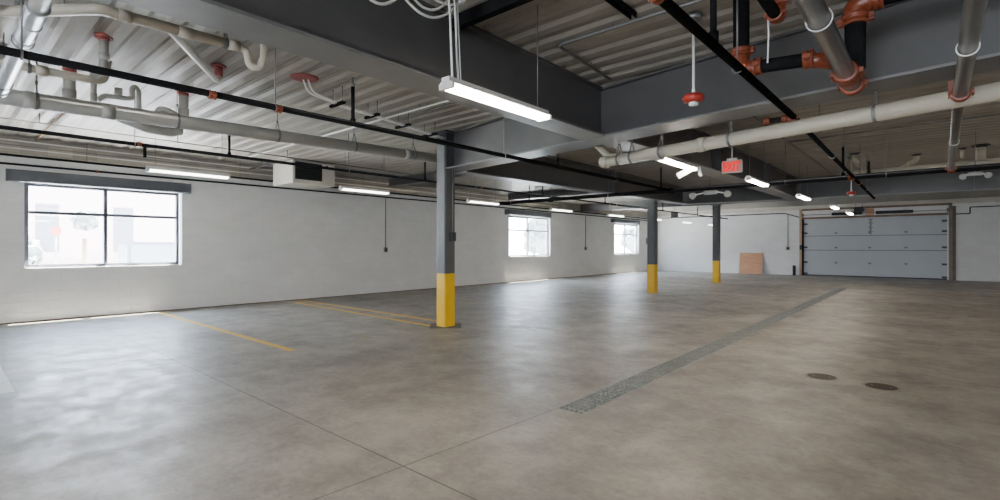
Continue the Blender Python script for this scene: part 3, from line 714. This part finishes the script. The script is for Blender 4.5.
# large grey storm drain
t = thing('storm_drain', 'large grey horizontal drain pipe at left, ending behind the nearest column', 'pipe', (-8, 3, 3.2))
def z5(y): return 3.235 + .0255*(y-.5)
bm = B(); cyl(bm, (-8, -5, z5(-5)), (-8, 7.6, z5(7.6)), .096, 24); obj('pipe', bm, 'pvcg', t)
for y in (.78, 1.5, 6.3):
    bm = B(); tube(bm, [(-8, y-.07, z5(y-.07)), (-8, y+.07, z5(y+.07))], .101, 24); obj('hub', bm, 'pvcg', t)
for y in (.83, 2.28, 3.69, 5.1, 6.47): clevis(t, (-8, y, z5(y)), (0, 1, 0), .098)
bm = B(); tube(bm, arcs([(-8.0, 1.55, z5(1.5)), (-8.25, 1.95, z5(2)-.08), (-8.45, 2.3, z5(2)-.06), (-8.5, 2.45, z5(2)+.0)], .2), .085, 18); obj('wye_branch', bm, 'pvcg', t)
for (x, y, r, lab) in ((-8.02, 1.13, .065, 'red'), (-8.0, 1.36, .033, 'red'), (-8.03, 2.37, .06, 'red')):
    bm = B(); tube(bm, [(x, y, z5(y)+.05), (x, y, ZD)], r, 16); tube(bm, [(x, y, z5(y)+.07), (x, y, z5(y)+.2)], r*1.12, 16); o = obj('stack', bm, 'pvcg', t)
    bm = B(); tube(bm, [(x, y, ZD-.014), (x, y, ZD+.004)], r*(1.7 if r > .04 else 4.2), 20); tube(bm, [(x, y, ZD-.06), (x, y, ZD-.01)], r*1.1, 14); obj('collar', bm, 'red', o)
bm = B(); tube(bm, arcs([(-8.0, 1.40, z5(1.4)+.12), (-8.0, 1.47, z5(1.4)+.2), (-8.0, 1.68, z5(1.4)+.21), (-8.0, 1.76, z5(1.4)+.22), (-8.0, 1.76, z5(1.4)+.36), (-8.02, 1.80, z5(1.4)+.40), (-8.04, 1.84, z5(1.4)+.34), (-8.04, 1.84, z5(1.8))], .06), .032, 12); obj('trap', bm, 'pvcg', t)
bm = B(); tube(bm, [(-8.03, 1.62, z5(1.6)+.2), (-8.03, 1.62, z5(1.6)+.33)], .045, 12); obj('cleanout', bm, 'pvcg', t)
bm = B(); tube(bm, arcs([(-8.05, 2.05, z5(2)+.02), (-8.05, 2.1, z5(2)+.16), (-8.05, 2.4, z5(2)+.05)], .1), .055, 12); obj('fitting', bm, 'pvcg', t)
stub('drain_stub', 'pale drain stub with red collar above the long black pipe, left', -6.56, 1.2, [(-6.56, 1.2, ZD), (-6.56, 1.2, 3.40), (-6.7, 1.14, 3.33)], .042, 'red', 'pvcg')
# firestop disc with white cables along the J-hooks
t = thing('cable_penetration', 'red firestop disc on deck with two white cables hanging out', 'firestop', (-6.25, 3.2, ZD))
bm = B(); tube(bm, [(-6.17, 3.2, ZD-.02), (-6.17, 3.2, ZD-.01), (-6.17, 3.2, ZD)], .15, 24, True, [.12, .17, .18]); obj('disc', bm, 'red', t)
for dx, s in ((0, 0), (.05, .04)):
    bm = B(); tube(bm, arcs([(-6.2+dx, 3.2+s, ZD-.015), (-6.27+dx, 3.3+s, 3.57), (-6.3+dx, 3.68, 3.53), (-6.36+dx, 3.78, 3.52), (-6.45+dx, 4.5, 3.51), (-6.6+dx, 5.2, 3.51), (-6.8+dx, 5.95, 3.52), (-6.95+dx, 6.35, 3.56)], .3, 8), .011, 8); obj('cable', bm, 'white', t)
for i, (x0, x1, y, lab) in enumerate(((-6.42, -6.12, 3.74, 'small dark cable bracket on two rods nearest the red firestop disc'), (-6.58, -6.28, 4.42, 'small dark cable bracket, second from the red firestop disc'),
                              (-6.74, -6.42, 5.12, 'small dark cable bracket, third from the red firestop disc'), (-6.95, -6.6, 5.85, 'small dark cable bracket closest to the nearest column'))):
    t = thing('cable_bracket', lab, 'bracket', ((x0+x1)/2, y, 3.42), 'dark cable brackets below the deck')
    bm = B(); box(bm, x0-.04, x1+.02, y-.02, y+.02, 3.49, 3.495); box(bm, x0-.04, x1+.02, y-.02, y-.016, 3.49, 3.53); box(bm, x0-.04, x1+.02, y+.016, y+.02, 3.49, 3.53)
    obj('channel', bm, 'black', t)
    for x in (x0+.03, x1-.03): rod(t, (x, y, 3.47), ZD+.02, .005)

# conduits below the deck
def conduit(lab, pts, r, mat, straps=(), R=.12):
    t = thing('conduit_pipe', lab, 'conduit', pts[0])
    bm = B(); tube(bm, arcs(pts, R), r, 10); obj('pipe', bm, mat, t)
    for p, top in straps:
        bm = B(); tube(bm, [(p[0], p[1], p[2]-r-.004), (p[0], p[1], top)], .007, 6); obj('hanger', bm, 'rod', t)
    return t
conduit('white conduit crossing the deck left of the lit fixture, nearer of two', [(-12.6, 4.98, 3.66), (-3.75, 4.98, 3.66)], .014, 'white', [((-6, 4.98, 3.66), ZD+.03), ((-10, 4.98, 3.66), ZD+.03)])
conduit('dark conduit crossing the deck left of the lit fixture, farther of two', [(-8.4, 5.14, 3.66), (-3.75, 5.14, 3.66)], .012, 'rod', [((-5.6, 5.14, 3.66), ZD+.03)])
conduit('grey conduit with rounded corner on the dark deck at top centre', [(XR, 4.5, 3.68), (-3.05, 4.42, 3.68), (-3.15, 5.75, 3.68)], .017, 'rod', [((-2.4, 4.43, 3.68), ZD+.02), ((-3.1, 5.2, 3.68), ZD+.02)])
conduit('thin dark line below deck at left, above the unit heater', [(-11.2, -6, 3.58), (-11.2, 9, 3.58)], .009, 'rod', [((-11.2, y, 3.58), ZD+.05) for y in (-2, 1.2, 3.2, 5.4, 8)])
conduit('tan conduit crossing the deck at far left', [(XW+.02, 1.42, 3.69), (-10.6, 1.42, 3.69)], .018, 'woodl', [((-11.5, 1.42, 3.69), ZD+.03)])
conduit('dark pipe along left wall passing behind the near strip light', [(-13.6, -8, 3.325), (-13.6, 30, 3.29)], .024, 'black', [((-13.6, y, 3.32), ZD+.03) for y in (-3, 2.2, 5.3, 9, 13, 17, 21, 25)])
conduit('dark pipe along left wall just above the window header boxes', [(-13.74, -8, 3.15), (-13.74, 30, 3.2)], .022, 'black')
for y in (2.4,):
    bm = B(); coupling(bm, (-13.74, y, 3.163), (0, 1, 0), .022, .05, False); tag(obj('pipe_clamp', bm, 'orange'), 'small reddish clamp on the wall pipe above the near window', 'clamp')
for i, (z, m) in enumerate(((3.64, 'white'), (3.55, 'rod'), (3.49, 'white'))):
    conduit(('white cable high on the bare block band of left wall, topmost', 'grey cable on the bare block band of left wall, middle', 'white cable on the bare block band of left wall, lowest')[i], [(-13.76, -8, z), (-13.76, 6.1 if i else 12, z-.01), (-13.76, 20, z-.02)], .011, m)
# right side thin conduits under deck
conduit('thin conduit along the right-hand deck toward the far girder', [(-2.25, 7.6, 3.68), (-2.3, 18.3, 3.68)], .014, 'rod', [((-2.27, 10, 3.68), ZD+.02)])
conduit('thin conduit crossing the deck beyond the cream drain pipe', [(-2.2, 11.2, 3.6), (XR, 10.6, 3.6)], .012, 'rod', [((0, 11.0, 3.6), ZD+.02)])
# pale pipe running beside the second beam (left bay, beyond first girder)
stub('drain_stub', 'white slanted drain elbow seen below the dark beam past the nearest column', -9.2, 13.4, [(-9.2, 13.4, ZD), (-9.2, 13.4, 3.55), (-9.9, 13.1, 3.45)], .07, 'pvcg', 'white')

# cable coil and drop cords at the top centre
t = thing('cable_coil', 'loops of white cable hanging from deck at top centre', 'cable', (-3.05, 2.6, 3.3))
def sag(y0, y1, z0, depth, x, n=18):
    return [(x, y0+(y1-y0)*k/n, z0-depth*4*(k/n)*(1-k/n)) for k in range(n+1)]
for i, (y0, y1, dep, x) in enumerate(((1.75, 2.5, .42, -3.05), (1.9, 2.5, .33, -3.02), (2.15, 3.05, .34, -3.07), (2.35, 3.1, .2, -3.03), (2.3, 2.95, .27, -3.09), (1.8, 2.45, .3, -3.0))):
    bm = B(); tube(bm, sag(y0, y1, ZD-.01, dep, x), .011, 8); obj('loop', bm, 'white', t)
for y, r in ((2.74, .009), (2.80, .009), (2.83, .005)):
    bm = B(); tube(bm, [(-2.95, y, ZD), (-2.9, y-.02, 3.3), (-2.78, y-.11, 2.79)], r, 8); obj('drop_cord', bm, 'white', t)

# ------------------------------------------------------------------ strip lights
def strip(lab, x, y0, z, L=1.24, tube_m='tube', group='strip lights over the drive lane', rods=True, w=.13):
    t = thing('strip_light', lab, 'light', (x, y0+L/2, z), group)
    y1 = y0+L; h = w/2
    bm = B()
    prof = [(-h*.55, .0+.035), (-h*.55, .085), (h*.55, .085), (h*.55, .035)]
    a = [bm.verts.new((x+p, y0, z+q)) for p, q in prof]; b2 = [bm.verts.new((x+p, y1, z+q)) for p, q in prof]
    for k in range(4): bm.faces.new((a[k], a[(k+1) % 4], b2[(k+1) % 4], b2[k]))
    bm.faces.new(a[::-1]); bm.faces.new(b2)
    # side reflector wings
    for sg in (-1, 1):
        v = [bm.verts.new(p) for p in ((x+sg*h*.55, y0, z+.06), (x+sg*h*1.05, y0, z+.03), (x+sg*h*1.05, y1, z+.03), (x+sg*h*.55, y1, z+.06))]
        bm.faces.new(v)
    bmesh.ops.recalc_face_normals(bm, faces=bm.faces)
    obj('housing', bm, 'fixture', t)
    for sg in (-1, 1):
        bm = B(); cyl(bm, (x+sg*h*.5, y0+.035, z+.016), (x+sg*h*.5, y1-.035, z+.016), .0185, 12); obj('lamp_tube', bm, tube_m, t)
    for yy in (y0, y1-.03):
        bm = B(); box(bm, x-h*.95, x+h*.95, yy, yy+.03, z-.003, z+.04); obj('end_socket', bm, 'fixture', t)
    for yy in (y0+.12, y1-.12): rod(t, (x, yy, z+.08), ZD+.03, .004)
    return t
GA = 'strip lights over the drive lane'; GB = 'strip lights along the left bay'
strip('brightly lit strip light hung before the deep girder, nearest and largest', -2.74, 2.52, 2.70, 1.26, 'tube', GA, w=.15)
strip('lit strip light touching the cream drain pipe, left of the exit sign', -2.86, 6.62, 2.72, 1.3, 'tube', GA)
strip('lit strip light just right of the red exit sign', -2.62, 10.0, 2.76, 1.3, 'tube', GA)
strip('lit strip light against the dark far girder, third from the exit sign side', -2.62, 14.55, 2.80, 1.3, 'tube', GA)
strip('small lit strip light above the left part of garage door', -2.5, 19.0, 2.80, 1.24, 'tube', GA)
strip('farthest small lit strip light in front of the garage door spring', -2.5, 22.9, 2.80, 1.24, 'tube', GA)
strip('fill strip light added overhead behind the viewer', -2.74, -1.6, 2.70, 1.26, 'tube', GA)  # unseen strips added behind the viewer for more interior light
strip('fill strip light added overhead farther behind the viewer', -2.74, -5.6, 2.70, 1.26, 'tube', GA)
labs = ['lit strip light over the right side of near large window', 'lit strip light right of the unit heater', 'lit strip light just right of the nearest column', 'lit strip light right of the middle window top',
        'lit strip light above left of the farthest window', 'short lit strip left of the middle column, beyond the farthest window', 'tiny lit strip between middle column and small hanging speaker box', 'farthest tiny lit strip left of the last column']
for lab, y in zip(labs, (2.28, 5.72, 9.55, 13.4, 17.2, 20.9, 24.6, 28.3)): strip(lab, -9.5, y, 2.735, 1.24, 'tube_soft', GB)
strip('fill strip light added in the left bay behind the viewer', -9.5, -3.0, 2.735, 1.24, 'tube_soft', GB)  # likewise unseen, added as extra light for the left bay
for (y, lab) in ((2.5, 'fill strip light added in the right bay outside the view'), (9.0, 'second fill strip light added in the right bay outside the view'), (14.5, 'third fill strip light added in the right bay outside the view')): strip(lab, 3.8, y, 2.735, 1.24, 'tube', 'fill strip lights added in the right bay')  # out-of-view strips added to brighten the right side

# emergency light by the second strip, exit sign, detectors
def emergency(lab, c, s=1.0, sp=.24):
    x, y, z = c
    t = thing('emergency_light', lab, 'light', c)
    bm = B(); box(bm, x-.14*s, x+.14*s, y-.04, y+.04, z, z+.09*s); bmesh.ops.bevel(bm, geom=bm.edges[:], offset=.012, segments=2, affect='EDGES'); obj('battery_case', bm, 'lampgrey', t)
    for sg in (-1, 1):
        bm = B(); p = Vector((x+sg*sp, y-.03, z)); a = Vector((sg*.35, -.8, -.45)).normalized()
        tube(bm, [p-a*.07*s, p-a*.02*s, p+a*.05*s, p+a*.052*s], .05, 18, True, [.02*s, .06*s, .075*s, .06*s]); o = obj('lamp_head', bm, 'lampgrey', t)
        bm = B(); tube(bm, [(x+sg*.1*s, y, z+.05*s), (p.x, p.y, p.z)], .014*s, 8); obj('arm', bm, 'white', o)
    rod(t, (x, y, z+.09*s), ZD+.03, .008)
emergency('twin-head white emergency light hanging over the black main, left of the last column', (-4.12, 12.5, 2.80), 1.1, .40)
emergency('twin-head white emergency light at right edge below the black main', (.56, 12.7, 2.84), .75, .16)
t = thing('light_hanger_bracket', 'white slanted bracket hanging at the end of second lit strip', 'bracket', (-2.9, 7.9, 2.6))
bm = B(); bar(bm, (-2.84, 7.86, 2.765), (-3.05, 7.74, 2.63), .09, .085); obj('arm', bm, 'fixture', t)
bm = B(); bar(bm, (-2.80, 7.93, 2.78), (-2.78, 8.0, 2.64), .05, .03); obj('clip', bm, 'fixture', t)
# exit sign
ex, ey, ez = -2.62, 9.05, 2.79
t = thing('exit_sign', 'red lettered exit sign hanging from the deck', 'sign', (ex, ey, ez))
bm = B(); box(bm, ex-.165, ex+.165, ey-.025, ey+.025, ez, ez+.215); bmesh.ops.bevel(bm, geom=bm.edges[:], offset=.01, segments=2, affect='EDGES'); obj('housing', bm, 'fixture', t)
bm = B(); box(bm, ex-.15, ex+.15, ey-.03, ey-.0255, ez+.012, ez+.203); obj('face', bm, 'exit_face', t)
bm = B(); box(bm, ex-.08, ex+.08, ey-.03, ey+.03, ez+.215, ez+.25); cyl(bm, (ex, ey, ez+.25), (ex, ey, ZD+.03), .009, 8); obj('hanger', bm, 'fixture', t)
cu = bpy.data.curves.new('exit_letters', 'FONT'); cu.body = 'EXIT'; cu.size = .19; cu.extrude = .003; cu.align_x = 'CENTER'; cu.offset = .011
to = bpy.data.objects.new('tmp_text', cu); C.objects.link(to)
bpy.context.view_layer.update()
me = bpy.data.meshes.new_from_object(to.evaluated_get(bpy.context.evaluated_depsgraph_get()))
bpy.data.objects.remove(to); bpy.data.curves.remove(cu)
xs = [v.co.x for v in me.vertices]; ys = [v.co.y for v in me.vertices]
cx_ = (min(xs)+max(xs))/2; sx = .285/(max(xs)-min(xs)); sy = .165/(max(ys)-min(ys)); y0_ = min(ys)
for v in me.vertices:
    q = v.co.copy(); v.co = Vector(((q.x-cx_)*sx, -.034-q.z, (q.y-y0_)*sy+.025))
me.materials.clear(); me.materials.append(M['exit_red'])
lo = bpy.data.objects.new('letters', me); C.objects.link(lo); lo.parent = t; lo['label'] = 'red letters reading EXIT'
# red pendant detectors
def detector(lab, x, y, z, r):
    t = thing('pendant_detector', lab, 'detector', (x, y, z), 'red pendant detectors')
    bm = B(); tube(bm, [(x, y, z+.04), (x, y, z+.03), (x, y, z), (x, y, z-.035), (x, y, z-.045)], r, 24, True, [r*.3, r*.8, r, r*.85, r*.6]); obj('shield', bm, 'redp', t)
    bm = B(); tube(bm, [(x, y, z-.045), (x, y, z-.07), (x, y, z-.075)], r, 16, True, [r*.42, r*.42, r*.25]); obj('head', bm, 'white', t)
    bm = B(); tube(bm, [(x, y, z+.03), (x, y, z+.1), (x, y, ZD-.03)], .012, 10, True, [.022, .012, .012]); obj('stem', bm, 'white', t)
    bm = B(); tube(bm, [(x, y, ZD-.06), (x, y, ZD)], .075, 16); obj('junction_box', bm, 'rod', t)
detector('red round detector on a white stem, hanging before the skewed girder', -1.72, 4.75, 2.93, .1)
detector('small red round detector on a stem near the far dark girder', -1.55, 14.9, 2.85, .1)
t = thing('junction_box', 'small beige box on the deck behind the orange pipe fittings', 'box', (-1.05, 6.5, 3.5))
bm = B(); box(bm, -1.2, -.98, 6.42, 6.7, 3.50, ZD); obj('box', bm, 'heater', t)
bm = B(); box(bm, -1.17, -1.01, 6.415, 6.42, 3.53, 3.69); obj('lid', bm, 'fixture', t)
# small hanging box in the far bay
t = thing('hanging_speaker', 'small dark box hanging between middle column and back wall', 'speaker', (-9.0, 23.6, 2.8))
x, y, z = -9.05, 22.6, 2.87
bm = B(); box(bm, x-.13, x+.13, y-.12, y+.12, z, z+.26); bmesh.ops.bevel(bm, geom=bm.edges[:], offset=.015, segments=1, affect='EDGES'); obj('case', bm, 'louver', t)
bm = B(); cyl(bm, (x, y, z+.26), (x, y, ZD+.03), .012, 8); obj('hanger', bm, 'rod', t)

# ------------------------------------------------------------------ unit heater
hx0, hx1, hy0, hy1, hz0, hz1 = -13.08, -12.0, 5.92, 7.08, 3.12, 3.69
t = thing('unit_heater', 'white boxy unit heater with dark louvred grille hung by left wall', 'heater', ((hx0+hx1)/2, (hy0+hy1)/2, hz0))
bm = B(); box(bm, hx0, hx1, hy0, hy1, hz0, hz1); bmesh.ops.bevel(bm, geom=bm.edges[:], offset=.012, segments=2, affect='EDGES'); obj('cabinet', bm, 'heater', t)
bm = B(); box(bm, hx1, hx1+.015, hy0+.06, hy0+.78, hz0+.1, hz1-.03); obj('grille_frame', bm, 'louver', t)
bm = B()
for k in range(7):
    zz = hz0+.13+.063*k
    bar(bm, (hx1+.03, hy0+.08, zz), (hx1+.03, hy0+.76, zz), .006, .05, (-.6, 0, .8))
obj('louvre', bm, 'louver', t)
bm = B()
for k in range(5):
    box(bm, hx1, hx1+.004, hy0+.84+.05*k, hy0+.86+.05*k, hz0+.04, hz1-.12)
obj('side_vent', bm, 'heater', t)
bm = B(); cyl(bm, (hx1, hy0+.92, hz1-.07), (hx1+.02, hy0+.92, hz1-.07), .03, 10); obj('control_knob', bm, 'rod', t)
for xx in (hx0+.1, hx1-.1):
    for yy in (hy0+.1, hy1-.1): rod(t, (xx, yy, hz1-.01), ZD+.03, .008)
conduit('grey bent gas pipe joining the left side of unit heater', [(XW+.03, 5.62, 3.60), (-12.12, 5.62, 3.60), (-12.12, 5.80, 3.60)], .02, 'rod', [((-13.0, 5.62, 3.60), ZD+.03)])

# ------------------------------------------------------------------ floor markings, drain, covers
def line(lab, x0, x1, ya, yb, w, mat, group='painted parking lines'):
    bm = B(); h = .003
    p = [(x0, ya-w/2), (x1, yb-w/2), (x1, yb+w/2), (x0, ya+w/2)]
    lo = [bm.verts.new((*q, .0005)) for q in p]; hi = [bm.verts.new((*q, h)) for q in p]
    bm.faces.new(hi); bm.faces.new(lo[::-1])
    for k in range(4): bm.faces.new((lo[k], lo[(k+1) % 4], hi[(k+1) % 4], hi[k]))
    tag(obj('parking_line', bm, mat), lab, 'floor marking', group)
line('single yellow parking line on floor right of the large window', -13.5, -7.1, 3.5, 3.5, .10, 'yl')
line('upper stripe of the double yellow line reaching the nearest column', -13.72, -7.5, 6.98, 6.86, .10, 'yl')
line('lower stripe of the double yellow line reaching the nearest column', -13.3, -7.35, 6.60, 6.36, .10, 'yl')
line('faint worn yellow line beyond the nearest column', -13.7, -7.3, 9.85, 9.6, .11, 'yl_worn')
line('small worn yellow dash left of the nearest column base', -7.6, -7.08, 4.83, 4.85, .10, 'yl_worn')
line('white stripe end on the floor at far left edge', -13.6, -7.27, .53, .53, .12, 'wl')
t = thing('trench_drain', 'long galvanized trench drain grate in the floor toward the garage door', 'drain', ((DX0+DX1)/2, (DY0+DY1)/2, -.12))
bm = B(); box(bm, DX0, DX1, DY0, DY1, -.13, -.12); box(bm, DX0-.01, DX0, DY0, DY1, -.12, -.001); box(bm, DX1, DX1+.01, DY0, DY1, -.12, -.001); box(bm, DX0, DX1, DY0-.01, DY0, -.12, -.001); box(bm, DX0, DX1, DY1, DY1+.01, -.12, -.001)
obj('trench', bm, 'pit', t)
bm = B(); box(bm, DX0-.004, DX0+.006, DY0-.004, DY1+.004, -.03, .002); box(bm, DX1-.006, DX1+.004, DY0-.004, DY1+.004, -.03, .002); box(bm, DX0+.006, DX1-.006, DY0-.004, DY0+.006, -.03, .002); box(bm, DX0+.006, DX1-.006, DY1-.006, DY1+.004, -.03, .002)
obj('edge_frame', bm, 'grate', t)
yy = DY0+.012; secs = []
while yy < DY1-.1:
    L = min(1.72 if not secs else 1.22, DY1-.012-yy); secs.append((yy, yy+L-.02)); yy += L
for (ya, yb) in secs:
    first = (ya, yb) == secs[0]; bm = B(); n = 6 if first else 7
    for k in range(n):
        xx = DX0+.016 + (DX1-DX0-.032)*k/(n-1)
        box(bm, xx-.005, xx+.005, ya, yb, -.03, .001)
    m_ = int((yb-ya)/(.085 if first else .06))
    for k in range(m_+1):
        y2 = ya+.004 + (yb-ya-.008)*k/m_
        box(bm, DX0+.012, DX1-.012, y2-.005, y2+.005, -.02, .0005)
    obj('grate', bm, 'grate', t)
for (x, y, lab) in ((-1.0, 6.87, 'round brown cleanout cover in floor, left of two'), (-.44, 6.80, 'round brown cleanout cover in floor, right of two')):
    t = thing('cleanout_cover', lab, 'floor cover', (x, y, 0), 'round covers in the floor')
    bm = B(); tube(bm, [(x, y, .0005), (x, y, .004)], .165, 32); obj('ring', bm, 'ring', t)
    bm = B(); tube(bm, [(x, y, .001), (x, y, .006)], .142, 32); obj('lid', bm, 'cover', t)
    bm = B()
    for sg in (-1, 1): cyl(bm, (x+sg*.08, y, .004), (x+sg*.08, y, .009), .012, 8)
    obj('screw', bm, 'rod', t)

# ------------------------------------------------------------------ light
w = bpy.data.worlds.new('sky'); bpy.context.scene.world = w; w.use_nodes = True
nt_ = w.node_tree; bg = nt_.nodes['Background']
tc = nt_.nodes.new('ShaderNodeTexCoord'); sp = nt_.nodes.new('ShaderNodeSeparateXYZ'); nt_.links.new(tc.outputs['Generated'], sp.inputs[0])
cr = nt_.nodes.new('ShaderNodeValToRGB'); nt_.links.new(sp.outputs[2], cr.inputs[0])
cr.color_ramp.elements[0].position = 0.0; cr.color_ramp.elements[0].color = (.86, .93, 1, 1)
cr.color_ramp.elements[1].position = .7; cr.color_ramp.elements[1].color = (.55, .72, 1, 1)
nt_.links.new(cr.outputs[0], bg.inputs['Color']); bg.inputs['Strength'].default_value = 9.0

def lamp(name, kind, loc, energy, **kw):
    l = bpy.data.lights.new(name, kind); l.energy = energy
    for k, v in kw.items(): setattr(l, k, v)
    o = bpy.data.objects.new(name, l); C.objects.link(o); o.location = loc; return o
s = lamp('sun', 'SUN', (0, 0, 20), 110, angle=.009, color=(1, .95, .86))
s.rotation_euler = Vector((.19, -.20, -1)).to_track_quat('-Z', 'Y').to_euler()
for i, (a, b2, z0, z1) in enumerate(WINS):
    p = lamp('window_portal', 'AREA', (XW-.2, (a+b2)/2, (z0+z1)/2), 1, shape='RECTANGLE', size=z1-z0, size_y=b2-a)
    p.rotation_euler = (0, -PI/2, 0)
    p.data.cycles.is_portal = True

p = lamp('fill_opening_portal', 'AREA', (0, YR-.15, 1.5), 1, shape='RECTANGLE', size=4, size_y=2.98)  # portal for the rear opening added as daylight fill
p.rotation_euler = (PI/2, 0, 0); p.data.cycles.is_portal = True

# ------------------------------------------------------------------ camera
F, U0 = 498.0, 435.0
yaw = math.atan2(U0, F)
cam = bpy.data.cameras.new('camera'); co = bpy.data.objects.new('camera', cam); C.objects.link(co)
co.location = (0, 0, 1.52); co.rotation_euler = (PI/2, 0, yaw)
cam.sensor_width = 36; cam.lens = 36*F/1000; cam.shift_y = -.003; cam.clip_start = .05; cam.clip_end = 300
bpy.context.scene.camera = co
vs = bpy.context.scene.view_settings
vs.view_transform = 'AgX'; vs.look = 'AgX - Base Contrast'; vs.exposure = 2.25
for o in bpy.data.objects:
    if '_o' in o: del o['_o']
